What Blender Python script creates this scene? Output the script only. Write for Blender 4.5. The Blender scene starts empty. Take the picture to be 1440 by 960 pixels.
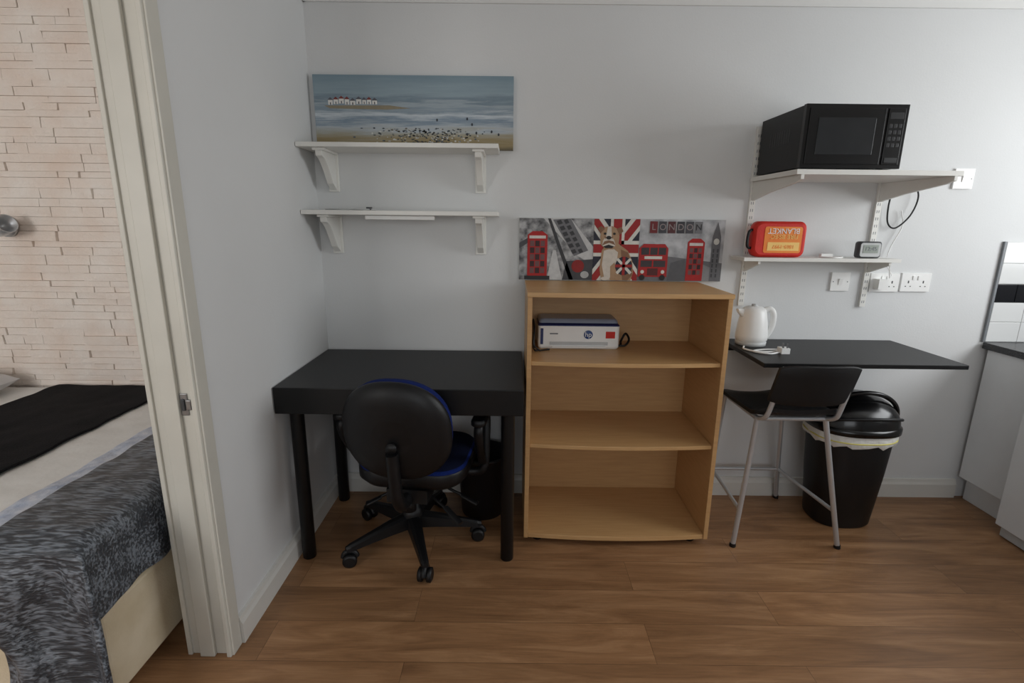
import bpy, math, random
from mathutils import Vector, Matrix, noise
random.seed(7)
scene = bpy.context.scene
scene.view_settings.view_transform = 'Standard'
pi = math.pi

# ------------------------------------------------------------------ materials
def lin(c):
    return tuple(((x/255)/12.92 if x/255 <= .04045 else ((x/255+.055)/1.055)**2.4) for x in c)

def mat(name, rgb, rough=.5, metal=0, var=.06, nscale=12, bump=0, bscale=60, stretch=(1,1,1), spec=.5, rgb2=None, coat=0):
    m = bpy.data.materials.new(name); m.use_nodes = True
    nt = m.node_tree; N = nt.nodes; L = nt.links
    b = N['Principled BSDF']
    b.inputs['Roughness'].default_value = rough
    b.inputs['Metallic'].default_value = metal
    b.inputs['Specular IOR Level'].default_value = spec
    b.inputs['Coat Weight'].default_value = coat
    tc = N.new('ShaderNodeTexCoord'); mp = N.new('ShaderNodeMapping')
    mp.inputs['Scale'].default_value = stretch
    L.new(tc.outputs['Object'], mp.inputs['Vector'])
    nz = N.new('ShaderNodeTexNoise'); nz.inputs['Scale'].default_value = nscale
    nz.inputs['Detail'].default_value = 5
    L.new(mp.outputs[0], nz.inputs['Vector'])
    r = N.new('ShaderNodeValToRGB')
    c = lin(rgb)
    if rgb2: c2 = lin(rgb2); c1 = c
    else:
        c1 = tuple(x*(1-var) for x in c); c2 = tuple(min(1, x*(1+var)) for x in c)
    r.color_ramp.elements[0].color = (*c1, 1); r.color_ramp.elements[1].color = (*c2, 1)
    r.color_ramp.elements[0].position = .3; r.color_ramp.elements[1].position = .7
    L.new(nz.outputs['Fac'], r.inputs[0]); L.new(r.outputs[0], b.inputs['Base Color'])
    if bump:
        n2 = N.new('ShaderNodeTexNoise'); n2.inputs['Scale'].default_value = bscale
        n2.inputs['Detail'].default_value = 4
        L.new(mp.outputs[0], n2.inputs['Vector'])
        bp = N.new('ShaderNodeBump'); bp.inputs['Strength'].default_value = bump
        bp.inputs['Distance'].default_value = .01
        L.new(n2.outputs['Fac'], bp.inputs['Height']); L.new(bp.outputs[0], b.inputs['Normal'])
    return m

M_wall = mat('wall_paint', (216,217,217), .75, var=.015, nscale=3, bump=.05, bscale=120)
M_ceil = mat('ceiling_paint', (222,222,220), .8, var=.015, nscale=3)
M_trim = mat('trim_gloss_white', (214,212,206), .35, var=.03, nscale=6)
M_frame = mat('door_frame_paint', (203,200,190), .4, var=.05, nscale=5)
M_shelfw = mat('white_laminate', (228,227,222), .4, var=.02)
M_black = mat('black_wood', (13,13,14), .42, var=.15, nscale=30, stretch=(1,8,8), spec=.35)
M_bplast = mat('black_plastic', (15,15,17), .45, var=.12, nscale=40, bump=.08, bscale=400, spec=.4)
M_bgloss = mat('black_gloss', (10,10,11), .22, var=.1)
M_chrome = mat('chrome', (198,200,203), .3, metal=.55, var=.03)
M_steel = mat('grey_metal', (150,150,150), .35, metal=.9, var=.05)
M_blue = mat('blue_fabric', (14,34,96), .95, var=.2, nscale=200, bump=.3, bscale=500, spec=.2)
M_blued = mat('seat_fabric_dark_blue', (12,20,48), .95, var=.2, nscale=200, bump=.3, bscale=500, spec=.2)
M_wood = mat('beech_veneer', (188,146,98), .42, nscale=7, stretch=(1.2,1.2,14), rgb2=(198,157,108))
M_woodh = mat('beech_veneer_shelf', (194,152,102), .4, nscale=7, stretch=(1.0,14,14), rgb2=(205,165,115))
M_white = mat('white_plastic', (240,240,238), .35, var=.02)
M_whiteG = mat('appliance_white', (225,228,230), .25, var=.02)
M_red = mat('red_fabric', (205,38,26), .6, var=.08, nscale=30, bump=.15, bscale=200)
M_orange = mat('label_orange', (236,120,40), .5, var=.05, rgb2=(240,150,60), nscale=8)
M_yellow = mat('label_yellow', (248,205,120), .5, var=.03)
M_navy = mat('navy_plastic', (26,40,96), .4)
M_lid = mat('printer_lid_greyblue', (150,160,178), .3)
M_hpblue = mat('logo_blue', (20,60,120), .4)
M_grey = mat('grey_plastic', (120,124,128), .45)
M_lgrey = mat('light_grey', (190,192,192), .45)
M_dgrey = mat('dark_grey', (60,61,64), .4)
M_key = mat('keypad_dark', (19,19,21), .35)
M_glass = mat('dark_glass', (42,44,46), .12, var=.1)
M_lcd = mat('lcd_screen', (150,158,150), .3)
M_bag = mat('bin_bag', (225,225,220), .4, var=.05, bump=.6, bscale=60)
M_ybag = mat('bag_tie_yellow', (215,205,110), .5)
M_cream = mat('divan_fabric', (206,190,160), .85, nscale=9, rgb2=(222,208,182), bump=.15, bscale=150)
M_sheet = mat('white_sheet', (232,231,228), .85, var=.03, bump=.2, bscale=25)
M_satin = mat('blue_satin', (160,174,198), .45, nscale=26, rgb2=(214,218,228), bump=.5, bscale=40)
M_runner = mat('black_runner', (22,22,25), .9, var=.25, nscale=80, bump=.3, bscale=160, spec=.2)
M_pillow = mat('pillow_cotton', (226,226,228), .85, var=.03, bump=.2, bscale=20)
M_stone = mat('stone_cladding', (236,219,206), .85, nscale=6, rgb2=(244,236,228), bump=.5, bscale=45)
M_mesh = mat('bin_mesh_black', (16,16,18), .4, var=.2, nscale=150)
M_tile = mat('white_tile', (226,227,226), .15, var=.01)
M_tileb = mat('black_tile', (16,17,22), .15, var=.3, nscale=30)
M_worktop = mat('black_worktop', (22,22,24), .25, nscale=160, rgb2=(40,40,42))
M_grout = mat('grout', (205,205,203), .8)
M_canvas = mat('canvas_edge', (215,214,210), .8, var=.03, bump=.2, bscale=500)

def coverlet_mat():
    m = mat('grey_coverlet', (62,66,70), .42, bump=0)
    nt = m.node_tree; N = nt.nodes; L = nt.links; b = N['Principled BSDF']
    tc = N.new('ShaderNodeTexCoord'); mp = N.new('ShaderNodeMapping'); mp.inputs['Scale'].default_value = (16,110,90)
    mp.inputs['Rotation'].default_value = (0,0,.2)
    L.new(tc.outputs['Object'], mp.inputs[0])
    n = N.new('ShaderNodeTexNoise'); n.inputs['Scale'].default_value = 1.4; n.inputs['Detail'].default_value = 2; n.inputs['Distortion'].default_value = .3
    L.new(mp.outputs[0], n.inputs['Vector'])
    n3 = N.new('ShaderNodeTexNoise'); n3.inputs['Scale'].default_value = 18; n3.inputs['Detail'].default_value = 2
    L.new(tc.outputs['Object'], n3.inputs['Vector'])
    ad = N.new('ShaderNodeMath'); ad.operation='MULTIPLY_ADD'; ad.inputs[1].default_value=.5; L.new(n3.outputs['Fac'],ad.inputs[0])
    sb = N.new('ShaderNodeMath'); sb.operation='SUBTRACT'; sb.inputs[1].default_value=.25; L.new(n.outputs['Fac'],sb.inputs[0]); L.new(sb.outputs[0],ad.inputs[2])
    r = N.new('ShaderNodeValToRGB'); e = r.color_ramp.elements
    e[0].position = .44; e[0].color = (*lin((54,58,64)),1); e[1].position = .64; e[1].color = (*lin((122,129,138)),1)
    L.new(ad.outputs[0], r.inputs[0]); L.new(r.outputs[0], b.inputs['Base Color'])
    bp = N.new('ShaderNodeBump'); bp.inputs['Strength'].default_value = .9; bp.inputs['Distance'].default_value = .006
    L.new(ad.outputs[0], bp.inputs['Height']); L.new(bp.outputs[0], b.inputs['Normal'])
    return m
M_cover = coverlet_mat()

def floor_mat():
    m = bpy.data.materials.new('oak_laminate'); m.use_nodes = True
    nt = m.node_tree; N = nt.nodes; L = nt.links; b = N['Principled BSDF']
    tc = N.new('ShaderNodeTexCoord')
    br = N.new('ShaderNodeTexBrick'); br.offset = .37; br.squash = 1
    br.inputs['Scale'].default_value = 1; br.inputs['Brick Width'].default_value = 1.25; br.inputs['Row Height'].default_value = .165
    br.inputs['Mortar Size'].default_value = .0010; br.inputs['Mortar Smooth'].default_value = .2; br.inputs['Bias'].default_value = 0
    br.inputs['Color1'].default_value = (0,0,0,1); br.inputs['Color2'].default_value = (1,1,1,1); br.inputs['Mortar'].default_value = (.5,.5,.5,1)
    L.new(tc.outputs['Object'], br.inputs['Vector'])
    comb = N.new('ShaderNodeVectorMath'); comb.operation = 'MULTIPLY_ADD'
    comb.inputs[1].default_value = (7,3,5)
    L.new(br.outputs['Color'], comb.inputs[0]); L.new(tc.outputs['Object'], comb.inputs[2])
    mp = N.new('ShaderNodeMapping'); mp.inputs['Scale'].default_value = (1.3,9,1); L.new(comb.outputs[0], mp.inputs[0])
    n = N.new('ShaderNodeTexNoise'); n.inputs['Scale'].default_value = 1.7; n.inputs['Detail'].default_value = 8; n.inputs['Distortion'].default_value = .9; n.inputs['Roughness'].default_value = .6
    L.new(mp.outputs[0], n.inputs['Vector'])
    r = N.new('ShaderNodeValToRGB'); e = r.color_ramp.elements
    e[0].position = .28; e[0].color = (*lin((126,91,62)),1); e[1].position = .72; e[1].color = (*lin((178,137,99)),1)
    x = e.new(.5); x.color = (*lin((154,114,79)),1)
    L.new(n.outputs['Fac'], r.inputs[0])
    mp2 = N.new('ShaderNodeMapping'); mp2.inputs['Scale'].default_value = (4,120,1); L.new(comb.outputs[0], mp2.inputs[0])
    n2 = N.new('ShaderNodeTexNoise'); n2.inputs['Scale'].default_value = 2; n2.inputs['Detail'].default_value = 3; L.new(mp2.outputs[0], n2.inputs['Vector'])
    mr = N.new('ShaderNodeMapRange'); mr.inputs[1].default_value = .3; mr.inputs[2].default_value = .7; mr.inputs[3].default_value = .88; mr.inputs[4].default_value = 1.06
    L.new(n2.outputs['Fac'], mr.inputs[0])
    mx = N.new('ShaderNodeVectorMath'); mx.operation = 'SCALE'; L.new(r.outputs[0], mx.inputs[0]); L.new(mr.outputs[0], mx.inputs['Scale'])
    bw = N.new('ShaderNodeMapRange'); bw.inputs[3].default_value = .86; bw.inputs[4].default_value = 1.1; L.new(br.outputs['Color'], bw.inputs[0])
    mx2 = N.new('ShaderNodeVectorMath'); mx2.operation = 'SCALE'; L.new(mx.outputs[0], mx2.inputs[0]); L.new(bw.outputs[0], mx2.inputs['Scale'])
    mo = N.new('ShaderNodeMapRange'); mo.inputs[3].default_value = 1; mo.inputs[4].default_value = .55; L.new(br.outputs['Fac'], mo.inputs[0])
    mx3 = N.new('ShaderNodeVectorMath'); mx3.operation = 'SCALE'; L.new(mx2.outputs[0], mx3.inputs[0]); L.new(mo.outputs[0], mx3.inputs['Scale'])
    L.new(mx3.outputs[0], b.inputs['Base Color'])
    b.inputs['Roughness'].default_value = .38
    b.inputs['Specular IOR Level'].default_value = .45
    bp = N.new('ShaderNodeBump'); bp.inputs['Strength'].default_value = .12; bp.inputs['Distance'].default_value = .003
    L.new(n2.outputs['Fac'], bp.inputs['Height']); L.new(bp.outputs[0], b.inputs['Normal'])
    return m
M_floor = floor_mat()

# ------------------------------------------------------------------ mesh builder
class O:
    def __init__(s, name, M=None):
        s.name = name; s.v = []; s.f = []; s.mi = []; s.sm = []; s.mats = []; s.M = M
    def add(s, vs, fs, m, smooth=False):
        if m not in s.mats: s.mats.append(m)
        k = s.mats.index(m); o = len(s.v)
        for p in vs:
            p = Vector(p)
            if s.M is not None: p = s.M @ p
            s.v.append(p)
        for f in fs:
            s.f.append([o+i for i in f]); s.mi.append(k); s.sm.append(smooth)
    def box(s, x0,x1,y0,y1,z0,z1, m, R=None):
        vs = [Vector((x,y,z)) for z in (z0,z1) for y in (y0,y1) for x in (x0,x1)]
        if R is not None:
            c = Vector(((x0+x1)/2,(y0+y1)/2,(z0+z1)/2)); vs = [c+R@(p-c) for p in vs]
        s.add(vs, [(0,2,3,1),(4,5,7,6),(0,1,5,4),(2,6,7,3),(0,4,6,2),(1,3,7,5)], m)
    def loft(s, rings, m, smooth=True, cap=True, closed=False):
        n = len(rings[0]); vs = [p for r in rings for p in r]; fs = []
        K = len(rings)
        for i in range(K if closed else K-1):
            a = i*n; b = ((i+1) % K)*n
            for j in range(n):
                fs.append((a+j, a+(j+1)%n, b+(j+1)%n, b+j))
        s.add(vs, fs, m, smooth)
        if cap and not closed:
            s.add(rings[0], [tuple(reversed(range(n)))], m); s.add(rings[-1], [tuple(range(n))], m)
    def lathe(s, prof, c, m, n=32, sx=1, sy=1, R=None, cap=True, smooth=True):
        rings = []
        for r, z in prof:
            ring = []
            for i in range(n):
                a = 2*pi*i/n; p = Vector((r*sx*math.cos(a), r*sy*math.sin(a), z))
                if R is not None: p = R @ p
                ring.append(p+Vector(c))
            rings.append(ring)
        s.loft(rings, m, smooth, cap)
    def tube(s, pts, r, m, n=12, closed=False, flat=1):
        pts = [Vector(p) for p in pts]; K = len(pts); rings = []
        rr = r if isinstance(r, (list,tuple)) else [r]*K
        t0 = (pts[1]-pts[0]).normalized(); up = Vector((0,0,1)) if abs(t0.z) < .9 else Vector((1,0,0))
        u = t0.cross(up).normalized()
        for i in range(K):
            if closed: t = (pts[(i+1)%K]-pts[i-1]).normalized()
            elif i == 0: t = t0
            elif i == K-1: t = (pts[i]-pts[i-1]).normalized()
            else: t = (pts[i+1]-pts[i-1]).normalized()
            u = (u - t*u.dot(t)).normalized(); w = t.cross(u)
            rings.append([pts[i]+u*rr[i]*math.cos(2*pi*j/n)+w*rr[i]*flat*math.sin(2*pi*j/n) for j in range(n)])
        s.loft(rings, m, True, True, closed)
    def prism(s, pts, axis, a, b, m, smooth=False):
        def P(p, t):
            return {'x':(t,p[0],p[1]),'y':(p[0],t,p[1]),'z':(p[0],p[1],t)}[axis]
        n = len(pts); vs = [P(p,a) for p in pts]+[P(p,b) for p in pts]
        s.add(vs, [tuple(range(n)), tuple(reversed(range(n,2*n)))]+[(i,(i+n),(i+1)%n+n,(i+1)%n) for i in range(n)], m, smooth)
    def done(s, bevel=0, seg=2, parent=None, fix=True):
        me = bpy.data.meshes.new(s.name)
        xs = [p.x for p in s.v]; ys = [p.y for p in s.v]; zs = [p.z for p in s.v]
        c = Vector(((min(xs)+max(xs))/2,(min(ys)+max(ys))/2,min(zs)))
        me.from_pydata([p-c for p in s.v], [], s.f)
        for m in s.mats: me.materials.append(m)
        for i,p in enumerate(me.polygons): p.material_index = s.mi[i]; p.use_smooth = s.sm[i]
        me.update()
        if fix:
            import bmesh
            bm = bmesh.new(); bm.from_mesh(me); bmesh.ops.recalc_face_normals(bm, faces=bm.faces); bm.to_mesh(me); bm.free()
        ob = bpy.data.objects.new(s.name, me); ob.location = c
        scene.collection.objects.link(ob)
        if parent: 
            ob.parent = parent; ob.matrix_parent_inverse = Matrix.Translation(-parent.location)
        if bevel:
            bv = ob.modifiers.new('bevel','BEVEL'); bv.width = bevel; bv.segments = seg; bv.limit_method = 'ANGLE'; bv.angle_limit = math.radians(50)
            bv.harden_normals = False
        return ob

def spline(pts, k=8):
    pts = [Vector(p) for p in pts]; out = []
    P = [pts[0]*2-pts[1]]+pts+[pts[-1]*2-pts[-2]]
    for i in range(1, len(P)-2):
        for j in range(k):
            t = j/k; a,b,c,d = P[i-1],P[i],P[i+1],P[i+2]
            out.append(.5*((2*b)+(c-a)*t+(2*a-5*b+4*c-d)*t*t+(3*b-a-3*c+d)*t**3))
    out.append(pts[-1]); return out

def rrect(cx, cy, hx, hy, r, n=6):
    out = []
    for (sx,sy,a0) in ((1,1,0),(-1,1,90),(-1,-1,180),(1,-1,270)):
        for i in range(n+1):
            a = math.radians(a0+90*i/n)
            out.append((cx+sx*(hx-r)+r*math.cos(a), cy+sy*(hy-r)+r*math.sin(a)))
    return out

def text(name, body, loc, size, m, parent, rot=(pi/2,0,0), ext=.0004, align='CENTER'):
    cu = bpy.data.curves.new(name, 'FONT'); cu.body = body; cu.size = size; cu.extrude = ext
    cu.align_x = align; cu.align_y = 'CENTER'; cu.materials.append(m)
    ob = bpy.data.objects.new(name, cu); scene.collection.objects.link(ob)
    ob.parent = parent; ob.matrix_parent_inverse = Matrix.Translation(-parent.location)
    ob.location = loc; ob.rotation_euler = rot
    return ob

# ------------------------------------------------------------------ room shell
YB = 2.36; XL = -.872; XR = 2.85; ZC = 2.295; YF = -1.7; XBL = -3.5
o = O('floor'); o.box(XBL-.1, XR+.1, YF-.1, YB+.1, -.06, 0, M_floor); o.done()
o = O('ceiling'); o.box(XBL-.1, XR+.1, YF-.1, YB+.1, ZC, ZC+.08, M_ceil); o.done()
o = O('wall_back'); o.box(XL-.064, XR+.1, YB, YB+.1, 0, ZC, M_wall); o.done()
o = O('wall_bedroom_back'); o.box(XBL-.1, XL-.064, YB, YB+.1, 0, ZC, M_wall); o.done()
o = O('wall_left')
o.box(XL-.122, XL, 1.375, YB, 0, ZC, M_wall); o.box(XL-.122, XL, .55, 1.375, 2.06, ZC, M_wall); o.box(XL-.122, XL, YF, .55, 0, ZC, M_wall); o.done()
def wall_with_window(name, axis, plane0, plane1, a0, a1, openings):
    o = O(name)
    def bx(s,e,z0,z1):
        if axis == 'x': o.box(s,e,plane0,plane1,z0,z1,M_wall)
        else: o.box(plane0,plane1,s,e,z0,z1,M_wall)
    cur = a0
    for (s,e,z0,z1) in openings:
        bx(cur,s,0,ZC); bx(s,e,0,z0); bx(s,e,z1,ZC); cur = e
    bx(cur,a1,0,ZC); o.done()
W_right = (.55,2.0,1.08,2.05); W_front = (-.4,1.7,.85,2.1); W_bed = (-2.9,-1.5,.9,2.05)
wall_with_window('wall_right','y',XR,XR+.1,YF,YB,[W_right])
wall_with_window('wall_front','x',YF-.1,YF,XBL,XR,[W_bed,W_front])
o = O('wall_bedroom_left'); o.box(XBL-.1,XBL,YF,YB,0,ZC,M_wall); o.done()
def window(name, axis, p0, p1, w):
    o = O(name); s,e,z0,z1 = w; t=.05
    def bx(a,b,c,d):
        if axis=='x': o.box(a,b,p0,p1,c,d,M_trim)
        else: o.box(p0,p1,a,b,c,d,M_trim)
    bx(s,e,z0,z0+t); bx(s,e,z1-t,z1); bx(s,s+t,z0+t,z1-t); bx(e-t,e,z0+t,z1-t); m=(s+e)/2; bx(m-.03,m+.03,z0+t,z1-t); bx(s+t,m-.03,z1-.4,z1-.36); bx(m+.03,e-t,z1-.4,z1-.36)
    o.done(.004)
window('window_1','y',XR+.03,XR+.08,W_right); window('window_2','x',YF-.08,YF-.03,W_front); window('window_3','x',YF-.08,YF-.03,W_bed)

def cove(a, b, axis, px, sgn, name):
    o = O(name); c=.085
    pts = [(px,ZC),(px,ZC-c-.008),(px+sgn*.01,ZC-c-.008)]
    for i in range(7):
        t = i/6*pi/2; pts.append((px+sgn*(.01+c*(1-math.cos(t))), ZC-c+c*math.sin(t)-.006))
    pts.append((px+sgn*(c+.012),ZC))
    o.prism(pts, axis, a, b, M_ceil); o.done()
cove(XL, XR, 'x', YB, -1, 'trim_1'); cove(YF, YB, 'y', XL, 1, 'trim_2')

def skirting(name, axis, plane, sgn, a, b):
    o = O(name)
    pts = [(plane,0),(plane+sgn*.018,0),(plane+sgn*.018,.07),(plane+sgn*.012,.082),(plane+sgn*.009,.095),(plane,.097)]
    o.prism(pts, axis, a, b, M_trim); return o.done()
skirting('baseboard_back','x',YB,-1,XL,2.24); skirting('baseboard_left','y',XL,1,1.388,YB)

# door frame
o = O('door_frame')
for (y0,y1,sg) in ((1.345,1.375,1),(.55,.58,-1)):
    o.box(-1.006,-.870,y0,y1,0,2.03,M_frame)
    if sg>0:
        o.box(-.966,-.920,y0-.013,y0,0,2.03,M_frame)
        o.box(-.872,-.862,1.338,1.386,0,2.09,M_frame)
        o.box(-.882,-.868,1.330,1.348,0,2.09,M_frame)
        o.box(-1.008,-.994,1.338,1.41,0,2.09,M_frame)
    else:
        o.box(-.962,-.912,y1,y1+.013,0,2.03,M_frame)
        o.box(-.872,-.860,.50,.565,0,2.09,M_frame); o.box(-1.008,-.994,.50,.565,0,2.09,M_frame)
o.box(-1.006,-.864,.55,1.375,2.03,2.06,M_frame)
o.box(-.872,-.860,.50,1.386,2.045,2.11,M_frame)
o.box(-.920,-.898,1.341,1.346,.80,.865,M_steel); o.box(-.915,-.905,1.337,1.342,.815,.85,M_dgrey); o.box(-.901,-.886,1.335,1.344,.818,.848,M_steel)
o.done(.003)

# ------------------------------------------------------------------ stone cladding in the bedroom
o = O('stone_cladding')
z = 0.0
while z < ZC-.01:
    h = random.choice((.026,.030,.036,.044)); h = min(h, ZC-z)
    x = XBL - random.random()*.1
    while x < -1.0:
        w = random.choice((.09,.14,.2,.27,.34)); x1 = min(x+w, -1.0)
        if x1 > XBL+.02 and x1-max(x,XBL) > .01:
            xx = max(x, XBL); d = random.uniform(.012,.024)
            j = lambda: random.uniform(-.003,.003)
            vs = [(xx,YB,z),(x1,YB,z),(x1,YB,z+h),(xx,YB,z+h),
                  (xx+.001,YB-d+j(),z+.0006),(x1-.001,YB-d+j(),z+.0006),(x1-.001,YB-d+j(),z+h-.0006),(xx+.001,YB-d+j(),z+h-.0006)]
            o.add(vs, [(4,5,6,7),(0,1,5,4),(1,2,6,5),(2,3,7,6),(3,0,4,7)], M_stone)
        x = x1 if x1 > x else x+.1
        if x >= -1.0: break
    z += h
o.done(fix=True)

# spot lamp (chrome) on cladding
o = O('spot_lamp')
Ry = Matrix.Rotation(pi/2,3,'X')
o.lathe([(.0,.0),(.045,.0),(.045,.015),(.03,.022),(.0,.024)], (-2.25,2.335,1.29), M_chrome, R=Ry)
o.tube([(-2.25,2.32,1.29),(-2.25,2.27,1.29)], .009, M_chrome)
Rl = Matrix.Rotation(math.radians(70),3,'Y') @ Matrix.Rotation(.3,3,'X')
o.lathe([(.022,-.05),(.03,-.045),(.036,-.02),(.04,.05),(.037,.05),(.03,.0),(0,-.01)], (-2.20,2.245,1.29), M_chrome, R=Rl)
o.done()

# ------------------------------------------------------------------ bed
XF=-1.075; YN=1.14; ZT=.535
o = O('bed')
o.box(-3.05,XF,YN,2.315,.05,.315,M_cream)
for (x,y) in ((-2.98,1.2),(XF-.07,1.2),(-2.98,2.25),(XF-.07,2.25)): o.lathe([(.02,0),(.025,.05)],(x,y,0),M_dgrey,n=12)
rings=[]
for (zz,ins) in ((.316,.012),(.33,.0),(.50,.0),(.525,.012),(.533,.04)):
    rings.append([Vector((p[0],p[1],zz)) for p in rrect((-3.05+XF)/2,(YN+2.315)/2,(XF+3.05)/2-ins,(2.315-YN)/2-ins,.05)])
o.loft(rings, M_sheet)
bed = o.done(.008)
def cloth(name, xa, dx, dn, z, m, amp=.006, step=.02, yfar=2.31, pattern=0, thick=.006):
    o = O(name); xs=[]; x=xa
    xe = dx
    while x < xe-1e-6: xs.append(x); x+=step
    xs.append(xe)
    ys=[]; y=YN-dn
    while y<yfar: ys.append(y); y+=step
    ys.append(yfar); vs=[]; rr=.03
    for x in xs:
        for y in ys:
            a=max(0,x-(XF-.0)); b=max(0,YN-y)
            nz=noise.noise(Vector((x*5,y*5,z*9))); n2=noise.noise(Vector((x*14,y*14,3)))
            d=max(a,b); mn=min(a,b)
            fold=.018*math.sin(x*24+nz*4)*min(1,b/.1)+.009*math.sin(y*24+nz*3)*min(1,a/.1)
            px=min(x,XF)+(.018 if a>0 else 0)+.34*mn*(1 if a>0 else 0)+(fold if a>0 else 0)
            py=max(y,YN)-(.022 if b>0 else 0)-.30*mn-(fold+.016 if b>0 else 0)
            pz=z+.006-d*.97-.25*mn
            ea=max(0,1-abs(x-XF)/rr); eb=max(0,1-abs(y-YN)/rr)
            pz-=.008*max(ea if xe>XF else 0,eb)
            if d==0: pz+=amp*(nz+.5*n2+.6)
            vs.append((px,py,max(pz,.02)))
    n=len(ys); fs=[(i*n+j,(i+1)*n+j,(i+1)*n+j+1,i*n+j+1) for i in range(len(xs)-1) for j in range(n-1)]
    o.add(vs,fs,m,True); ob=o.done(parent=bed)
    sd=ob.modifiers.new('solid','SOLIDIFY'); sd.thickness=thick; sd.offset=1
    ob.modifiers.new('sub','SUBSURF').levels=1
    return ob
cloth('coverlet',-1.32,XF+.21,.50,ZT+.003,M_cover,amp=.016,step=.016,thick=.008)
cloth('satin_border',-1.39,-1.30,.03,ZT+.001,M_satin,amp=.012)
cloth('top_sheet',-2.4,-1.35,.03,ZT-.002,M_sheet,amp=.006)
cloth('bed_runner',-2.15,-1.585,.40,ZT+.008,M_runner,amp=.008,thick=.01)
o=O('pillow')
n=24; vs=[]
for s_ in (1,-1):
    for i in range(n+1):
        for j in range(n+1):
            u=-1+2*i/n; v=-1+2*j/n
            h=(max(0,1-u**4)*max(0,1-v**4))**.55
            vs.append((-2.50+.23*u*(1-.05*v*v)-.0, 1.95+.34*v*(1-.06*u*u), ZT+.068+s_*.062*h+ (.004*noise.noise(Vector((u*3,v*3,s_))))))
N1=(n+1)**2; fs=[]
for k in (0,1):
    for i in range(n):
        for j in range(n):
            a=k*N1+i*(n+1)+j; fs.append((a,a+n+1,a+n+2,a+1) if k==0 else (a,a+1,a+n+2,a+n+1))
o.add(vs,fs,M_pillow,True); o.done(parent=bed)

# ------------------------------------------------------------------ bracket shelves (left)
def wshelf(name, x0,x1,ztop, zb):
    o=O(name); y0=2.155
    o.box(x0,x1,y0,YB-.001,ztop-.018,ztop,M_shelfw)
    for bx in (-.79,-.145):
        zb0=ztop-.018
        o.box(bx-.024,bx+.024,YB-.012,YB-.001,zb,zb0,M_shelfw)
        o.box(bx-.024,bx+.024,y0+.025,YB-.012,zb0-.010,zb0,M_shelfw)
        pts=[(YB-.012,zb+.006),(YB-.012,zb0-.01),(y0+.03,zb0-.01),(y0+.035,zb0-.03)]
        for i in range(1,8):
            t=i/8; pts.append((y0+.035+(YB-.045-y0-.035)*(t**.8), zb0-.03-(zb0-.03-zb-.012)*(t**1.3)))
        o.prism(pts,'x',bx-.014,bx+.014,M_shelfw)
    return o,y0
o,_=wshelf('bracket_shelf',XL+.002,-.062,1.636,1.455); o.done(.002)
o,_=wshelf('bracket_shelf',XL+.002,-.062,1.374,1.188)
o.box(-.62,-.33,2.20,2.225,1.338,1.3545,M_white)
s2=o.done(.002)
o=O('white_cable'); 
o.tube(spline([(-.80,2.25,1.378),(-.72,2.20,1.378),(-.64,2.24,1.378),(-.66,2.19,1.379),(-.58,2.2,1.378),(-.60,2.26,1.378)]),.0028,M_lgrey,n=8); o.box(-.61,-.59,2.19,2.21,1.3755,1.388,M_dgrey); o.done()

def canvas_front_mat(name, ramp, distort=.12, sc=(3,1,14)):
    m=bpy.data.materials.new(name); m.use_nodes=True; nt=m.node_tree; N=nt.nodes; L=nt.links; b=N['Principled BSDF']; b.inputs['Roughness'].default_value=.6
    tc=N.new('ShaderNodeTexCoord'); sp=N.new('ShaderNodeSeparateXYZ'); L.new(tc.outputs['Generated'],sp.inputs[0])
    mp=N.new('ShaderNodeMapping'); mp.inputs['Scale'].default_value=sc; L.new(tc.outputs['Generated'],mp.inputs[0])
    n=N.new('ShaderNodeTexNoise'); n.inputs['Scale'].default_value=1.2; n.inputs['Detail'].default_value=8; n.inputs['Roughness'].default_value=.65; L.new(mp.outputs[0],n.inputs['Vector'])
    ma=N.new('ShaderNodeMath'); ma.operation='MULTIPLY_ADD'; ma.inputs[1].default_value=distort*2; L.new(n.outputs['Fac'],ma.inputs[0])
    sb=N.new('ShaderNodeMath'); sb.operation='SUBTRACT'; sb.inputs[1].default_value=distort; L.new(sp.outputs['Z'],sb.inputs[0]); L.new(sb.outputs[0],ma.inputs[2])
    r=N.new('ShaderNodeValToRGB'); e=r.color_ramp.elements
    e[0].position=ramp[0][0]; e[0].color=(*lin(ramp[0][1]),1); e[1].position=ramp[-1][0]; e[1].color=(*lin(ramp[-1][1]),1)
    for p,c in ramp[1:-1]: x=e.new(p); x.color=(*lin(c),1)
    L.new(ma.outputs[0],r.inputs[0]); L.new(r.outputs[0],b.inputs['Base Color'])
    bp=N.new('ShaderNodeBump'); bp.inputs['Strength'].default_value=.3; bp.inputs['Distance'].default_value=.002; L.new(n.outputs['Fac'],bp.inputs['Height']); L.new(bp.outputs[0],b.inputs['Normal'])
    return m
M_sea=canvas_front_mat('seascape_paint',[(0,(104,94,70)),(.1,(148,132,96)),(.2,(160,156,140)),(.3,(176,184,190)),(.38,(122,140,156)),(.46,(196,204,210)),(.53,(130,146,158)),(.61,(156,168,176)),(.66,(116,134,146)),(.76,(144,162,172)),(1,(122,144,156))],distort=.22,sc=(2,1,9))
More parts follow.
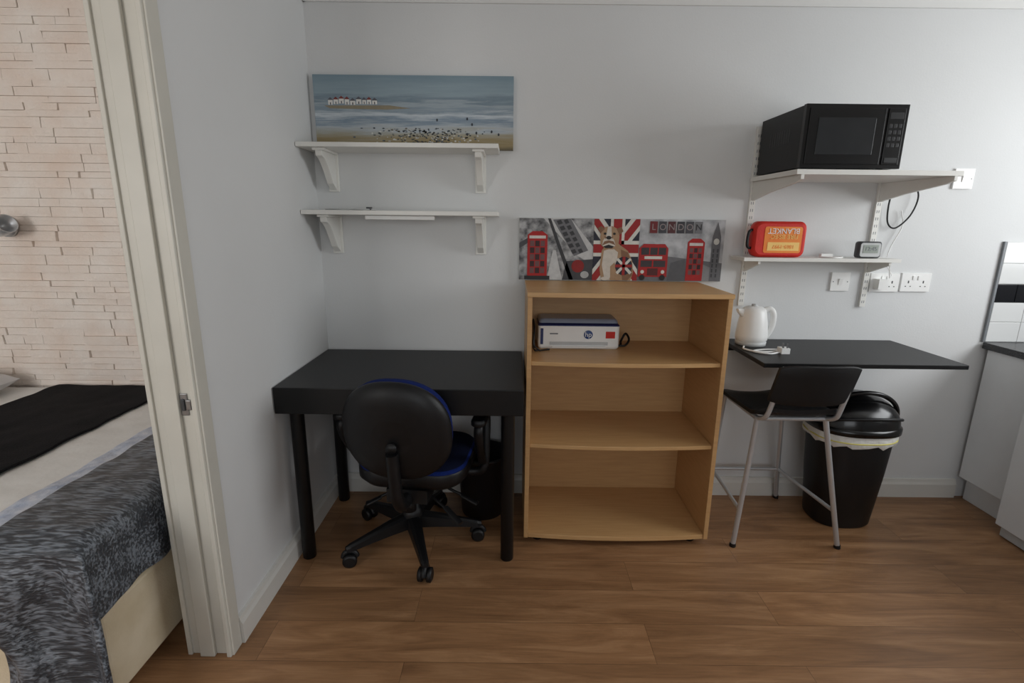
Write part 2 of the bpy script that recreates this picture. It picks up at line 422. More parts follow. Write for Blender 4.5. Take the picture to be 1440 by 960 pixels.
class Pic:
    def __init__(s,o,u0,u1,v0,v1,x0,x1,z1,z0,y,k=1): s.__dict__.update(locals()); s.c={}
    def m(s,c):
        if c not in s.c:
            s.c[c]=mat('print_%d_%d_%d'%c,tuple(q*s.k for q in c),.6,var=.08,nscale=60)
        return s.c[c]
    def P(s,u,v,l): return (s.x0+(u-s.u0)/(s.u1-s.u0)*(s.x1-s.x0), s.y-.0004*l, s.z1-(v-s.v0)/(s.v1-s.v0)*(s.z1-s.z0))
    def poly(s,pts,c,l=1):
        s.o.add([s.P(u,v,l) for u,v in pts],[tuple(range(len(pts)))],c if not isinstance(c,tuple) else s.m(c))
    def rect(s,a,b,c_,d,c,l=1): s.poly([(a,b),(a,d),(c_,d),(c_,b)],c,l)
    def ell(s,cu,cv,ru,rv,c,l=1,n=20): s.poly([(cu+ru*math.cos(-2*pi*i/n),cv+rv*math.sin(-2*pi*i/n)) for i in range(n)],c,l)
o=O('seascape_painting'); o.box(-.846,-.004,2.334,YB-.001,1.634,1.925,M_sea)
p=Pic(o,438,721,108,212,-.846,-.004,1.925,1.634,2.3338)
x=458
for k in range(9):
    w=random.uniform(5,9); hh=random.uniform(5,8); yb=149+random.uniform(-1,1)
    p.rect(x,yb-hh,x+w,yb,(228,226,222),1); p.poly([(x-1,yb-hh),(x+w+1,yb-hh),(x+w/2,yb-hh-4)],random.choice([(70,66,70),(120,50,46),(90,90,98)]),2)
    p.rect(x+w*.4,yb-3.5,x+w*.6,yb,(60,60,66),3); x+=w+1.5
p.poly([(452,151),(545,150),(575,154),(540,156),(460,155)],(140,130,108),.5)
for k in range(300):
    u=min(max(random.gauss(598,36),446),716); v=random.uniform(182,209); c=random.choice([(50,56,62),(205,205,200),(100,94,80),(60,66,70),(80,90,100),(190,190,186)])
    p.ell(u,v,random.uniform(.8,2.2),random.uniform(.5,1.3),c,2,8)
for (u,v) in ((612,170),(655,168),(662,176),(668,188),(690,186),(700,190),(655,190)): p.ell(u,v,1.4,2.2,(48,52,60),3,8)
o.done(fix=False)

# London canvas
M_ph=mat('print_photo_grey',(70,70,73),.6,nscale=34,rgb2=(185,185,186))
M_ph2=mat('print_photo_pale',(140,141,145),.6,nscale=22,rgb2=(196,197,200))
o=O('london_canvas_print'); o.box(.027,.945,2.336,YB-.001,1.078,1.352,M_canvas)
p=Pic(o,728,1017,306,392,.027,.945,1.352,1.078,2.3355,k=.9)
p.rect(728.3,306.3,833,391.7,M_ph,1); p.rect(896,306.3,1016.7,391.7,M_ph2,1)
p.poly([(896,391.7),(896,362),(930,356),(1016.7,366),(1016.7,391.7)],(118,118,122),2)
W=(214,214,214);D=(60,60,64);G=(120,120,124)
p.poly([(762,306.3),(800,306.3),(833,345),(833,370),(812,358)],W,2)
p.poly([(775,308),(800,306.5),(826,350),(806,358)],G,3)
for k in range(6):
    a=310+k*8; p.poly([(780+k*4.2,a),(786+k*4.2,a-2),(789+k*4.2,a+3),(783+k*4.2,a+5)],D,4); p.poly([(790+k*4.2,a-1),(795+k*4.2,a-3),(798+k*4.2,a+2),(793+k*4.2,a+4)],D,4)
p.poly([(768,306.5),(772,306.5),(806,391),(800,391)],D,3)
p.poly([(728.4,340),(760,322),(763,326),(728.4,348)],(80,80,84),2)
p.poly([(796,365),(833,362),(833,391.5),(790,391.5)],(70,70,74),3); p.ell(812,372,9,9,(150,28,26),4); p.ell(822,384,6,5,(190,190,190),4)
p.poly([(768,391.5),(776,350),(780,350),(790,391.5)],W,3)
def booth(u0,v0,u1,v1,l=5):
    R_=(186,24,22); p.rect(u0,v0+5,u1,v1,R_,l); p.poly([(u0,v0+5),(u1,v0+5),((u1*3+u0)/4,v0),((u0*3+u1)/4,v0)],R_,l)
    p.rect(u0+2.5,v0+6,u1-2.5,v0+10,(235,225,220),l+1)
    w=(u1-u0-6)/3; h=(v1-v0-20)/5
    for i in range(3):
        for j in range(5): p.rect(u0+3+i*w+.6,v0+13+j*h,u0+3+(i+1)*w-.6,v0+13+(j+1)*h-1.5,(60,30,32) if (i+j)%2 else (120,80,80),l+1)
booth(740,324,768,391); booth(966,332,990,391)
p.rect(736,386,772,391.6,(40,40,42),6)
nv=(30,32,50); wt=(232,230,222); rd=(166,26,26)
p.rect(833,306.3,897,391.7,nv,4)
p.poly([(833,306.3),(846,306.3),(897,376),(897,391.7),(884,391.7),(833,322)],wt,5); p.poly([(897,306.3),(897,322),(846,391.7),(833,391.7),(833,376),(884,306.3)],wt,5.5)
p.poly([(833,306.3),(839,306.3),(897,384),(897,391.7),(891,391.7),(833,314)],rd,6); p.poly([(897,306.3),(897,314),(839,391.7),(833,391.7),(833,384),(891,306.3)],rd,6.5)
p.rect(856,306.3,876,391.7,wt,7); p.rect(833,336,897,358,wt,7); p.rect(860,306.3,872,391.7,rd,8); p.rect(833,341,897,353,rd,8)
# bulldog (printed)
T=(182,146,112);T2=(140,100,72);WH=(226,216,204);K=(30,26,26)
p.poly([(845,350),(850,342),(868,340),(882,350),(889,364),(891,380),(888,391.5),(846,391.5),(843,376)],T,9)
p.poly([(872,348),(882,352),(889,368),(890,384),(884,391),(876,391)],T2,9.5)
p.poly([(848,350),(860,346),(868,352),(867,372),(862,391),(851,391),(846,370)],WH,10)
p.poly([(858,372),(864,366),(868,378),(867,391),(859,391)],T,10.5)
p.poly([(842,331),(843,322),(849,317),(858,316),(866,320),(869,330),(868,341),(861,348),(850,348),(843,341)],T,11)
p.poly([(842,326),(838,319),(843,316),(848,320)],T2,12); p.poly([(864,320),(871,317),(874,323),(869,328)],T2,12)
p.poly([(852,317),(857,316.5),(858,330),(862,336),(864,343),(855,347),(845,343),(846,336),(850,330)],WH,12)
p.ell(854,332,3.6,2.6,K,13); p.ell(848.5,326.5,2,1.6,K,13); p.ell(861.5,326.5,2,1.6,K,13)
p.poly([(845,343),(848,337),(854,335.5),(861,337),(864,343),(861,341),(855,339),(849,341)],T2,13); p.poly([(847,344),(854,341.5),(862,344),(859,346.5),(850,346.5)],K,13.5)
p.poly([(848,330),(851,331),(849,334)],T2,13); p.poly([(860,330),(857,331),(859,334)],T2,13)
p.ell(851,389,6,2.6,WH,13); p.ell(864,389,6,2.6,T,13)
p.ell(877,371,12,13,nv,11); p.poly([(866,362),(869,360),(889,380),(886,383)],wt,12); p.poly([(888,362),(885,360),(866,380),(869,383)],wt,12.3); p.rect(875,358,879,384,rd,13); p.rect(865,369,889,373,rd,13)
Rb=(180,26,26); p.poly([(898,346),(904,340),(934,340),(939,346),(939,386),(898,386)],Rb,9); p.rect(901,345,936,355,(60,50,54),10); p.rect(901,363,936,372,(64,54,58),10); p.rect(906,357,931,361,(232,228,220),10)
for u in (912,924): p.rect(u,345,u+1.6,355,Rb,11)
p.rect(917,363,919,372,Rb,11); p.rect(911,374,926,384,(90,30,30),10); p.ell(904,379,2.6,2.6,wt,11); p.ell(933,379,2.6,2.6,wt,11); p.ell(904,387,4,4,K,10); p.ell(933,387,4,4,K,10)
p.poly([(1000,391),(1000,330),(1002,322),(1006,309),(1010,322),(1012,330),(1012,391)],(112,112,116),5); p.ell(1006,336,4,4.4,(230,228,220),6); 
for k in range(6): p.rect(1002,346+k*7,1004,351+k*7,(70,70,74),6); p.rect(1008,346+k*7,1010,351+k*7,(70,70,74),6)
p.poly([(940,391.5),(944,366),(964,360),(966,391.5)],(96,96,100),4); p.poly([(990,391.5),(990,368),(1000,372),(1000,391.5)],(150,150,152),4)
for i in range(6):
    u=911+i*12.6; p.rect(u,309,u+10.5,325,[(120,30,34),(70,70,76),(90,40,44),(60,60,66),(76,76,82),(130,130,134)][i],9)
lc=o.done(fix=False)
for i,ch in enumerate('LONDON'):
    q=p.P(911+i*12.6+5.2,317,11); text('letter_%d'%(i+1),ch,(q[0],q[1],q[2]),.038,p.m((165,150,150)) if i!=5 else p.m((40,40,44)),lc)

# ------------------------------------------------------------------ desk
o=O('desk'); o.box(-.868,.046,1.765,2.340,.640,.741,M_black)
for x in (-.815,-.012):
    for y in (1.83,2.27): o.lathe([(.024,0),(.026,.004),(.026,.641)],(x,y,0),M_black,n=24)
o.done(.003)

# waste basket under desk
o=O('waste_basket')
o.lathe([(0,0),(.094,0),(.098,.006),(.118,.285),(.124,.292),(.124,.302),(.116,.302),(.092,.012),(0,.012)],(-.13,2.19,0),M_mesh,n=40)
o.done()

# ------------------------------------------------------------------ office chair
CX,CY=-.415,1.95
o=O('office_chair')
for k in range(5):
    a=math.radians(-70+72*k); d=Vector((math.cos(a),math.sin(a),0)); q=Vector((-d.y,d.x,0)); C=Vector((CX,CY,0))
    rings=[]
    for (r,w,z0,z1) in ((.02,.030,.075,.135),(.10,.026,.075,.125),(.2,.02,.07,.105),(.275,.016,.065,.09),(.292,.010,.066,.084)):
        c=C+d*r; rings.append([c-q*w+Vector((0,0,z0)),c+q*w+Vector((0,0,z0)),c+q*w*.9+Vector((0,0,z1-.008)),c+q*w*.4+Vector((0,0,z1)),c-q*w*.4+Vector((0,0,z1)),c-q*w*.9+Vector((0,0,z1-.008))])
    o.loft(rings,M_bplast,smooth=False)
    o.tube([C+d*.277+Vector((0,0,.04)),C+d*.277+Vector((0,0,.075))],.007,M_steel)
    w0=C+d*.277+Vector((0,0,.028)); rot=q if k%2 else (q+d*.5).normalized()
    for s_ in (1,-1):
        o.tube([w0+rot*s_*.007,w0+rot*s_*.010,w0+rot*s_*.024,w0+rot*s_*.028],[.022,.028,.028,.020],M_bplast,n=20)
    tt=rot.cross(Vector((0,0,1)))
    o.tube([w0+tt*(.026*math.cos(x_))+Vector((0,0,.008+.026*math.sin(x_))) for x_ in [pi*i/8 for i in range(9)]],.011,M_bplast,n=8,flat=1)
o.lathe([(.02,.07),(.046,.075),(.046,.14),(.040,.155),(.034,.16),(.034,.24),(.028,.245),(.028,.30)],(CX,CY,0),M_bplast)
DZ=.030
o.M=Matrix.Translation((CX+.034,CY-.015,-.08))@Matrix.Rotation(math.radians(-6),4,'Z')
o.box(-.08,.08,-.16,.12,.355,.412,M_bplast)
o.box(-.05,.05,-.10,.06,.325,.36,M_bplast)
o.tube(spline([(0,-.10,.385),(0,-.20,.375),(0,-.262,.43),(0,-.285,.52),(0,-.30,.63)]),.022,M_bplast,flat=1.3)
o.tube([(.06,.0,.375),(.16,-.04,.35),(.21,-.05,.335)],.006,M_bplast,n=8); o.tube([(.19,-.05,.342),(.26,-.07,.32)],[.012,.015],M_bplast,n=10,flat=.5)
o.tube([(.06,-.08,.36),(.15,-.13,.32)],.006,M_bplast,n=8); o.tube([(.14,-.12,.325),(.21,-.17,.29)],[.013,.014],M_bplast,n=10,flat=.5)
o.tube([(-.06,-.05,.36),(-.14,-.09,.33)],.006,M_bplast,n=8); o.tube([(-.13,-.09,.333),(-.18,-.12,.315)],[.012,.013],M_bplast,n=10,flat=.5)
o.lathe([(.0,0),(.026,0),(.026,.05),(0,.05)],(0,-.13,.31),M_bplast,n=16)
def seatring(z_,ins): return [Vector((pt[0],pt[1],z_)) for pt in rrect(0,.035,.218-ins,.205-ins,.11-ins*.5,8)]
o.loft([seatring(.405,.06),seatring(.412,.02),seatring(.438,0),seatring(.474,.0),seatring(.480,.003)],M_bplast)
o.loft([seatring(.480,.004),seatring(.486,.003),seatring(.494,.010)],M_blue)
o.loft([seatring(.494,.010),seatring(.500,.028),seatring(.503,.06)],M_blued)
tilt=math.radians(9)
def backring(nrm,sc,dz=0):
    out=[]
    for i in range(48):
        a=2*pi*i/48; cx=math.cos(a); sz=math.sin(a)
        ex=.86
        X=.200*sc*math.copysign(abs(cx)**ex,cx)*(1-.04*sz); Zl=.196*sc*math.copysign(abs(sz)**ex,sz)+dz
        Yl=nrm+.55*X*X
        out.append(Vector((X, -.262+Yl*math.cos(tilt)-Zl*math.sin(tilt), .660+DZ+Zl*math.cos(tilt)+Yl*math.sin(tilt))))
    return out
o.loft([backring(-.038,.35),backring(-.036,.62),backring(-.030,.80),backring(-.018,.93),backring(-.004,.99),backring(.006,1.0),backring(.014,.99)],M_bplast)
o.loft([backring(.014,.97),backring(.024,.985),backring(.050,.96),backring(.064,.85),backring(.069,.5)],M_blue)
o.lathe([(.0,.0),(.02,.0),(.02,.012),(0,.012)],(0,-.300,.65),M_bplast,n=16,R=Matrix.Rotation(pi/2,3,'X'))
for s_ in (1,-1):
    o.tube(spline([(s_*.16,.04,.40),(s_*.235,.05,.398),(s_*.268,.05,.43),(s_*.272,.07,.55),(s_*.270,.085,.605+DZ),(s_*.270,.03,.637+DZ),(s_*.270,-.06,.637+DZ),(s_*.270,-.105,.610+DZ),(s_*.268,-.06,.55),(s_*.266,.02,.46)],6),.015,M_bplast,n=10,flat=1.2)
    o.loft([[Vector((s_*.270+pt[0],pt[1],z_+DZ)) for pt in rrect(0,-.01,.028-i_,.115-i_,.024-i_)] for z_,i_ in ((.636,.004),(.64,0),(.655,0),(.661,.006))],M_bplast)
o.done()

# ------------------------------------------------------------------ bookcase
o=O('bookcase')
x0,x1,yf,yb=.058,.838,1.925,2.334
def bow(xa,xb,ya,yb_,b,n=14): return [(xa,yb_)]+[(xa+(xb-xa)*i/n, ya-b*(1-(2*i/n-1)**2)) for i in range(n+1)]+[(xb,yb_)]
o.box(x0,x0+.018,yf,yb,.03,1.058,M_wood); o.box(x1-.018,x1,yf,yb,.03,1.058,M_wood)
o.prism(bow(x0-.002,x1+.004,yf-.003,yb,.008),'z',1.058,1.076,M_woodh)
o.prism(bow(x0+.0185,x1-.0185,yf+.012,yb-.012,.022),'z',.786,.802,M_woodh)
o.prism(bow(x0+.0185,x1-.0185,yf+.012,yb-.012,.022),'z',.438,.454,M_woodh)
o.prism(bow(x0+.0185,x1-.0185,yf+.004,yb-.012,.022),'z',.03,.050,M_woodh)
o.box(x0+.018,x1-.018,yb-.012,yb-.004,.03,1.058,M_wood)
for (x,y) in ((x0+.06,yf+.05),(x1-.06,yf+.05),(x0+.06,yb-.06),(x1-.06,yb-.06)):
    o.lathe([(.02,0),(.022,.004),(.022,.031)],(x,y,0),M_bplast,n=14)
o.done(.0015)

# printer
o=O('printer'); X0,X1,Y0,Y1,Z0=.112,.462,2.145,2.315,.8025
def pr(z_,i_,yo=0): return [Vector((q[0],q[1],z_)) for q in rrect((X0+X1)/2,(Y0+Y1)/2+yo,(X1-X0)/2-i_,(Y1-Y0)/2-i_-abs(yo),.015)]
o.loft([pr(Z0,.006),pr(Z0+.006,.001),pr(Z0+.012,.0)],M_white); o.loft([pr(Z0+.012,.0),pr(Z0+.100,0)],M_white)
o.loft([pr(Z0+.100,.0),pr(Z0+.104,.0),pr(Z0+.110,.006,.008)],M_navy); o.loft([pr(Z0+.1101,.004,.008),pr(Z0+.120,.006,.010),pr(Z0+.126,.014,.012)],M_lid)
o.box(X0+.05,X1-.05,Y0-.003,Y0+.002,Z0+.018,Z0+.032,M_lgrey); o.box(X0+.06,X1-.06,Y0-.012,Y0,Z0+.008,Z0+.014,M_white)
o.lathe([(0,0),(.019,0),(.019,.002),(0,.002)],((X0+X1)/2+.04,Y0,Z0+.064),M_hpblue,n=24,R=Matrix.Rotation(pi/2,3,'X'))
o.box(X1-.06,X1-.02,Y0-.001,Y0+.002,Z0+.048,Z0+.078,M_red); o.box(X0+.010,X0+.022,Y0-.001,Y0+.002,Z0+.02,Z0+.09,M_navy); o.box(X0+.05,X0+.085,Y0-.0008,Y0+.002,Z0+.064,Z0+.070,M_grey)
pr_ob=o.done(.002); text('logo','hp',((X0+X1)/2+.04,Y0-.0025,Z0+.064),.03,M_white,pr_ob)
o=O('power_cable'); o.tube(spline([(.10,2.25,.85),(.092,2.2,.92),(.094,2.12,.90),(.090,2.08,.84),(.10,2.10,.8065),(.16,2.12,.8065)]),.004,M_bplast,n=8)
o.tube(spline([(.094,2.18,.86),(.092,2.13,.87),(.094,2.09,.83),(.12,2.09,.8065)]),.0035,M_bplast,n=8)
o.tube(spline([(.470,2.2,.8065),(.50,2.2,.808),(.52,2.22,.83),(.51,2.25,.85),(.49,2.24,.82),(.485,2.22,.808)]),.005,M_bplast,n=8); o.done(parent=pr_ob)

# ------------------------------------------------------------------ twin-slot shelving
o=O('twin_slot_shelving')
for x in (1.056,1.617):
    o.box(x-.0125,x+.0125,YB-.014,YB-.001,.968,1.742,M_shelfw)
    for k in range(24): o.box(x-.006,x-.003,YB-.0145,YB-.0135,.985+k*.031,.997+k*.031,M_grey); o.box(x+.003,x+.006,YB-.0145,YB-.0135,.985+k*.031,.997+k*.031,M_grey)
    o.prism([(YB-.014,1.435),(YB-.014,1.514),(1.962,1.514),(1.962,1.498),(2.0,1.488),(2.2,1.462)],'x',x-.006,x+.006,M_shelfw)
    o.prism([(YB-.014,1.125),(YB-.014,1.18),(2.215,1.18),(2.215,1.168)],'x',x-.005,x+.005,M_shelfw)
o.box(1.035,1.645,1.965,YB-.016,1.515,1.533,M_shelfw)
o.box(.985,1.655,2.205,YB-.016,1.181,1.196,M_shelfw)
o.done(.0015)

# microwave
o=O('microwave_oven'); X0,X1,Y0,Y1,Z0,Z1=1.052,1.418,1.985,2.325,1.541,1.757
o.box(X0,X1,Y0+.02,Y1,Z0,Z1,M_bplast); o.box(X0-.002,X1+.002,Y0,Y0+.019,Z0-.002,Z1+.002,M_bgloss)
o.box(X0+.012,X0+.285,Y0-.004,Y0,Z0+.012,Z1-.012,M_bgloss)
o.box(X0+.045,X0+.252,Y0-.006,Y0-.003,Z0+.045,Z1-.045,M_glass)
o.box(X0+.295,X0+.355,Y0-.004,Y0,Z0+.012,Z1-.012,M_bgloss)
o.box(X0+.301,X0+.349,Y0-.0045,Y0-.003,Z1-.048,Z1-.026,M_key)
for r in range(4):
    for c in range(3): o.box(X0+.302+c*.017,X0+.313+c*.017,Y0-.0045,Y0-.003,Z1-.078-r*.022,Z1-.064-r*.022,M_key)
o.box(X0+.302,X0+.348,Y0-.0055,Y0-.003,Z0+.018,Z0+.036,M_bplast)
for x in (X0+.04,X1-.04):
    for y in (Y0+.05,Y1-.04): o.lathe([(.012,1.533),(.012,Z0)],(x,y,0),M_bplast,n=12)
for k in range(9): o.box(X0-.0008,X0+.001,Y0+.10+k*.018,Y0+.108+k*.018,Z0+.10,Z0+.15,M_key)
o.done(.003)

# fire blanket pouch (upside down on shelf)
o=O('fire_blanket'); cx,cz,y0,y1=1.142,1.2725,2.235,2.285
def fb(y_,i_): return [Vector((q[0],y_,q[1])) for q in rrect(cx,cz,.112-i_,.075-i_,.03)]
o.loft([fb(y1,.008),fb(y1-.006,0),fb(y0+.008,0),fb(y0,.010)],M_red)
o.loft([[Vector((q[0],y_,q[1])) for q in rrect(cx+.012,cz-.002,.080,.055,.01)] for y_ in (y0-.0015,y0+.001)],M_orange,smooth=False)
o.box(cx-.052,cx+.084,y0-.0025,y0,cz-.048,cz-.012,M_yellow)
o.tube(spline([(cx-.10,2.26,cz+.04),(cx-.128,2.25,cz+.03),(cx-.130,2.25,cz-.03),(cx-.10,2.26,cz-.04)]),.006,M_bplast,n=8)
f=o.done(); text('label_title','FIRE BS:EC',(cx+.016,y0-.003,cz+.012),.026,M_yellow,f,rot=(pi/2,pi,0)); text('label_word','BLANKET',(cx+.012,y0-.003,cz+.036),.032,M_white,f,rot=(pi/2,pi,0)); text('label_note','1869-1997',(cx+.016,y0-.003,cz-.03),.022,M_orange,f,rot=(pi/2,pi,0))
# timer
o=O('digital_timer')
o.loft([[Vector((q[0],y_,q[1])) for q in rrect(1.535,1.2325,.05-i_,.035-i_,.012)] for y_,i_ in ((2.235,.004),(2.24,0),(2.262,0),(2.266,.003))],M_dgrey)
o.loft([[Vector((q[0],y_,q[1])) for q in rrect(1.535,1.2325,.043,.029,.01)] for y_ in (2.233,2.236)],M_lgrey,smooth=False)
o.box(1.503,1.567,2.2315,2.234,1.219,1.253,M_lcd)
t=o.done(); text('digits','12:45',(1.535,2.231,1.236),.024,M_grey,t)
o=O('white_charger_cable'); o.tube(spline([(1.34,2.26,1.199),(1.38,2.22,1.199),(1.43,2.25,1.199),(1.40,2.28,1.199),(1.45,2.29,1.2)]),.003,M_white,n=8)
o.box(1.35,1.40,2.27,2.29,1.196,1.212,M_white); o.done()
o=O('microwave_power_cable')
o.tube(spline([(1.69,2.352,1.53),(1.745,2.34,1.515),(1.775,2.335,1.46),(1.755,2.335,1.38),(1.70,2.335,1.325),(1.665,2.34,1.345),(1.655,2.34,1.42),(1.66,2.335,1.50)]),.0035,M_bplast,n=8); o.done()
o=O('white_power_cable')
o.tube(spline([(1.72,2.345,1.40),(1.735,2.345,1.33),(1.70,2.345,1.24),(1.69,2.34,1.17),(1.70,2.31,1.12),(1.69,2.305,1.105)]),.0022,M_white,n=6)
o.tube(spline([(1.60,2.30,1.199),(1.66,2.29,1.19),(1.68,2.30,1.15),(1.69,2.305,1.108)]),.0022,M_white,n=6); o.done()

def plate(name,x0,x1,z0,z1,kind):
    o=O(name); o.box(x0,x1,YB-.009,YB-.0005,z0,z1,M_white); c=(x0+x1)/2; zc=(z0+z1)/2
    if kind=='switch':
        o.box(c-.009,c+.009,YB-.013,YB-.009,zc-.014,zc+.014,M_white,R=Matrix.Rotation(.12,3,'X'))
        for x in (x0+.01,x1-.01): o.lathe([(0,0),(.0025,0),(.0025,.001),(0,.001)],(x,YB-.009,zc),M_grey,n=10,R=Matrix.Rotation(pi/2,3,'X'))
    else:
        for s_ in (-1,1):
            cc=c+s_*.034
            o.box(cc-.003,cc+.003,YB-.0095,YB-.0088,zc-.004,zc+.008,M_dgrey); o.box(cc-.014,cc-.008,YB-.0095,YB-.0088,zc-.02,zc-.016,M_dgrey); o.box(cc+.008,cc+.014,YB-.0095,YB-.0088,zc-.02,zc-.016,M_dgrey)
            o.box(c+s_*.012-.006,c+s_*.012+.006,YB-.012,YB-.009,zc+.012,zc+.03,M_white)
    return o
plate('light_switch',1.460,1.545,1.040,1.124,'switch').done(.002)
o=plate('double_socket',1.640,1.772,1.038,1.122,'socket'); o.box(1.655,1.70,YB-.045,YB-.009,1.052,1.098,M_white); o.done(.002)
plate('double_socket',1.782,1.915,1.040,1.124,'socket').done(.002)
plate('light_switch',1.93,2.015,1.495,1.58,'switch').done(.002)

# ------------------------------------------------------------------ wall-mounted table
o=O('drop_leaf_table'); o.box(.985,1.785,1.925,YB-.002,.790,.808,M_black)
o.box(1.02,1.75,YB-.022,YB-.002,.755,.790,M_black)
o.done(.002)

# kettle
KM=Matrix.Translation((1.075,2.25,.8085))@Matrix.Scale(.88,4)@Matrix.Translation((-1.105,-2.245,-.8085))
o=O('kettle',KM); c=(1.105,2.245,0)
o.lathe([(.0,.8085),(.072,.8085),(.074,.826),(.068,.829)],c,M_lgrey); 
o.lathe([(.068,.829),(.076,.838),(.076,.86),(.070,.92),(.060,.975),(.054,.99),(.040,1.002),(.0,1.006)],c,M_white)
o.lathe([(.0,1.003),(.014,1.004),(.014,1.014),(0,1.017)],c,M_lgrey,n=16)
o.tube(spline([(1.150,2.235,.985),(1.178,2.23,.992),(1.196,2.225,.965),(1.194,2.225,.90),(1.172,2.23,.85)]),.011,M_white,n=12,flat=1.3)
o.loft([[Vector((1.105-.058-dx_,2.245+w,zz)) for (w,zz) in ((-.02,.95+dz_),(0,.94+dz_),(.02,.95+dz_),(.014,.99),(-.014,.99))] for dx_,dz_ in ((-.02,0),(.0,.0),(.026,.032))],M_white)
ket=o.done()
o=O('kettle_power_cord'); o.tube(spline([(1.02,2.19,.812),(1.00,2.14,.8125),(1.04,2.09,.8125),(1.11,2.10,.8125),(1.14,2.13,.8125),(1.08,2.13,.8125),(1.02,2.10,.8125),(1.07,2.06,.8125),(1.13,2.09,.8125)]),.0038,M_white,n=8)
o.box(1.125,1.160,2.07,2.11,.8085,.832,M_white)
for (x,y) in ((1.1425,2.10),(1.134,2.08),(1.151,2.08)): o.box(x-.003,x+.003,y-.002,y+.002,.832,.85,M_steel)
o.done(.002)

# ------------------------------------------------------------------ bar stool
o=O('bar_stool')
LA=[Vector((.975,1.905,.588)),Vector((.948,1.925,0))]; LB=[Vector((1.245,1.905,.588)),Vector((1.39,1.92,0))]
LC=[Vector((.965,2.20,.588)),Vector((.985,2.325,0))]; LD=[Vector((1.23,2.20,.588)),Vector((1.330,2.325,0))]
for L_ in (LA,LB,LC,LD):
    o.tube([L_[1]+Vector((0,0,.006)),L_[1].lerp(L_[0],.5),L_[0]],.0105,M_chrome,n=14); o.lathe([(.013,0),(.014,.004),(.012,.016)],(L_[1].x,L_[1].y,0),M_bplast,n=14)
o.tube([LA[0],LC[0]],.0105,M_chrome); o.tube([LB[0],LD[0]],.0105,M_chrome); o.tube([LA[0],LB[0]],.009,M_chrome); o.tube([LC[0],LD[0]],.009,M_chrome)
at=lambda L_,t: L_[1].lerp(L_[0],t)
for a,b in ((LA,LC),(LC,LD),(LD,LB)): o.tube([at(a,.30),at(b,.30)],.008,M_chrome)
UL=spline([(.975,1.905,.588),(.982,1.862,.61),(.992,1.848,.66),(1.012,1.822,.82)],5); UR=spline([(1.245,1.905,.588),(1.255,1.862,.61),(1.262,1.848,.66),(1.280,1.822,.82)],5)
o.tube(UL,.0095,M_chrome); o.tube(UR,.0095,M_chrome)
rings=[]
nx=20
for i in range(nx+1):
    t=i/nx; bx=.972+.300*t; cur=-.028*(1-(2*t-1)**2)
    def P(zz,th): 
        k=(zz-.66)/.16
        return Vector((bx+.020*k, 1.852+cur-.03*k+th, zz))
    e=.014*(abs(2*t-1)**5)
    rings.append([P(.672+e,-.008),P(.70,-.009),P(.79,-.009),P(.832-e,-.008),P(.835-e,0),P(.832-e,.006),P(.79,.007),P(.70,.007),P(.672+e,.006),P(.669+e,0)])
o.loft(rings,M_bplast)
rings=[]
nr=20
for i in range(nr+1):
    t=i/nr; y=1.860+.365*t; hw=.165*(1-.06*t)*(1-.35*max(0,(t-.88)/.12)**2)*(1-.2*max(0,(.08-t)/.08)**2)
    cxx=1.118-.035*t; lift=.030*max(0,(.15-t)/.15)**1.5-.018*max(0,(t-.75)/.25)**2
    top=[]; bot=[]
    for j in range(13):
        s_=-1+2*j/12; zz=.606+lift+.010*s_*s_-.006
        top.append(Vector((cxx+hw*s_,y,zz+.010))); bot.append(Vector((cxx+hw*s_,y,zz-.006)))
    rings.append(top+bot[::-1])
o.loft(rings,M_bplast)
o.done(.001)

# ------------------------------------------------------------------ kitchen bin
o=O('kitchen_bin'); c=(1.53,2.168,0)
def sup(rx,ry,z_,n=40,ex=.8,dz=0): 
    return [Vector((c[0]+rx*math.copysign(abs(math.cos(a))**ex,math.cos(a)),c[1]+ry*math.copysign(abs(math.sin(a))**ex,math.sin(a)),z_+dz*math.sin(a))) for a in [2*pi*i/n for i in range(n)]]
o.loft([sup(.124,.104,0),sup(.132,.112,.012),sup(.154,.132,.25),sup(.168,.140,.44)],M_bplast)
rings=[]
for z_,g in ((.405,.004),(.42,.012),(.445,.012),(.462,.009)):
    r=sup(.166+g,.139+g,z_); 
    rings.append([p_+Vector((0,0,.006*math.sin(i*1.7)+(.004*math.sin(i*2.9)))) +Vector(((p_.x-c[0])*.02*math.sin(i*2.3),0,0)) for i,p_ in enumerate(r)])
o.loft(rings,M_bag,cap=False)
o.tube([p_*1 for p_ in sup(.178,.150,.428)],.0035,M_ybag,n=6,closed=True)
o.loft([sup(.172,.146,.455),sup(.188,.160,.46),sup(.188,.160,.482),sup(.178,.152,.49)],M_bgloss)
dome=[]
for i in range(9):
    t=i/8*pi/2; dome.append(sup(.176*math.cos(t)+.004,.150*math.cos(t)+.004,.489+.128*math.sin(t)))
o.loft(dome,M_bgloss)
arc=[Vector((c[0]+.184*math.cos(t),c[1]-.02-.05*math.sin(t),.485+.148*math.sin(t))) for t in [pi*i/32 for i in range(33)]]
o.tube(arc,.010,M_bgloss,n=10)
arc=[Vector((c[0]+.186*math.cos(t),c[1]-.02-.137*math.sin(t),.490+.055*math.sin(t))) for t in [pi*i/32 for i in range(33)]]
o.tube(arc,.007,M_bplast,n=10)
o.done()

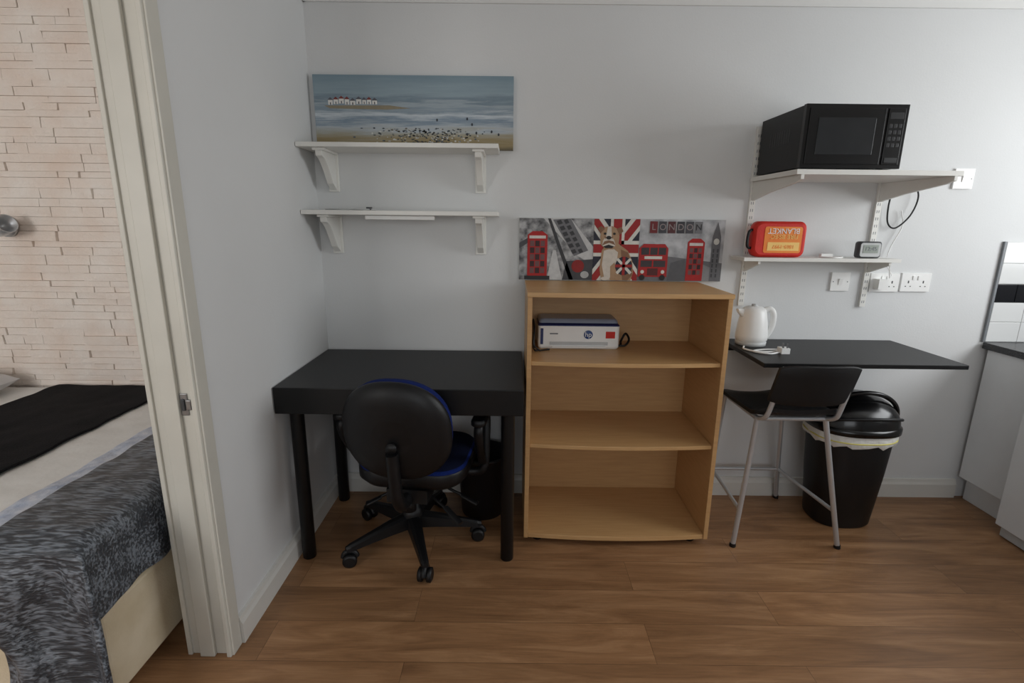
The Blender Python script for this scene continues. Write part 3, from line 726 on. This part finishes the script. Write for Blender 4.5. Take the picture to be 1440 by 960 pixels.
# ------------------------------------------------------------------ kitchen side
o=O('kitchen_cabinet')
for (ya,yb_) in ((2.075,2.338),(.3,1.44)):
    o.box(2.262,XR-.003,ya,yb_,.12,.775,M_whiteG); o.box(2.235,2.261,ya+.002,yb_-.002,.122,.772,M_whiteG); o.box(2.28,XR-.003,ya,yb_,0,.12,M_whiteG)
o.box(2.215,XR-.003,.3,YB-.012,.776,.806,M_worktop)
o.done(.002)
o=O('undercounter_fridge')
o.box(2.20,2.74,1.46,2.03,.02,.76,M_whiteG); o.box(2.15,2.195,1.46,2.03,.055,.755,M_whiteG); o.box(2.17,2.2,1.47,2.02,.005,.05,M_lgrey)
o.box(2.195,2.2,1.465,2.025,.055,.755,M_grey); o.box(2.145,2.151,1.49,1.52,.50,.70,M_lgrey)
for (x,y) in ((2.24,1.5),(2.24,1.99),(2.70,1.5),(2.70,1.99)): o.lathe([(.015,0),(.015,.02)],(x,y,0),M_dgrey,n=10)
o.done(.004)
o=O('tile_splashback'); o.box(2.225,XR-.002,YB-.004,YB-.0005,.808,1.268,M_grout); o.box(2.213,2.225,YB-.012,YB-.0005,.808,1.270,M_grey)
zs=[(.808,.90),(.902,.992),(.994,1.078),(1.080,1.172),(1.174,1.266)]
for i,(a,b) in enumerate(zs):
    x=2.227
    while x<XR-.01:
        x2=min(x+(.145 if i!=2 else .09),XR-.004); o.box(x,x2,YB-.010,YB-.004,a,b,M_tileb if i==2 else M_tile); x=x2+.002
o.done(.0015)

# ------------------------------------------------------------------ lights
def area(name,loc,rot,sx,sy,power,col=(1,1,1)):
    l=bpy.data.lights.new(name,'AREA'); l.shape='RECTANGLE'; l.size=sx; l.size_y=sy; l.energy=power; l.color=col
    ob=bpy.data.objects.new(name,l); ob.location=loc; ob.rotation_euler=rot; scene.collection.objects.link(ob); return ob
def mid(w): return (w[0]+w[1])/2,(w[2]+w[3])/2,w[1]-w[0]-.1,w[3]-w[2]-.1
a,b,c_,d=mid(W_front); area('daylight_front',(a,YF-.02,b),(pi/2,0,0),c_,d,17,(.97,.985,1))
a,b,c_,d=mid(W_right); area('daylight_right',(XR+.02,a,b),(pi/2,0,pi/2),c_,d,28,(.96,.985,1))
a,b,c_,d=mid(W_bed); area('daylight_bedroom',(a,YF-.02,b),(pi/2,0,0),c_,d,37,(1,.98,.96))
w=bpy.data.worlds.new('World'); scene.world=w; w.use_nodes=True
bg=w.node_tree.nodes['Background']; sky=w.node_tree.nodes.new('ShaderNodeTexSky'); sky.sky_type='NISHITA'; sky.sun_disc=False; sky.sun_elevation=.6
w.node_tree.links.new(sky.outputs[0],bg.inputs[0]); bg.inputs[1].default_value=.06

# ------------------------------------------------------------------ camera
cam=bpy.data.cameras.new('camera'); cam.lens=18; cam.sensor_width=36; cam.clip_start=.02
co=bpy.data.objects.new('camera',cam); scene.collection.objects.link(co)
R=Matrix.Rotation(math.radians(90-13.3),4,'X')@Matrix.Rotation(math.radians(.6),4,'Z')
co.matrix_world=Matrix.Translation((0,0,1.34))@R
scene.camera=co
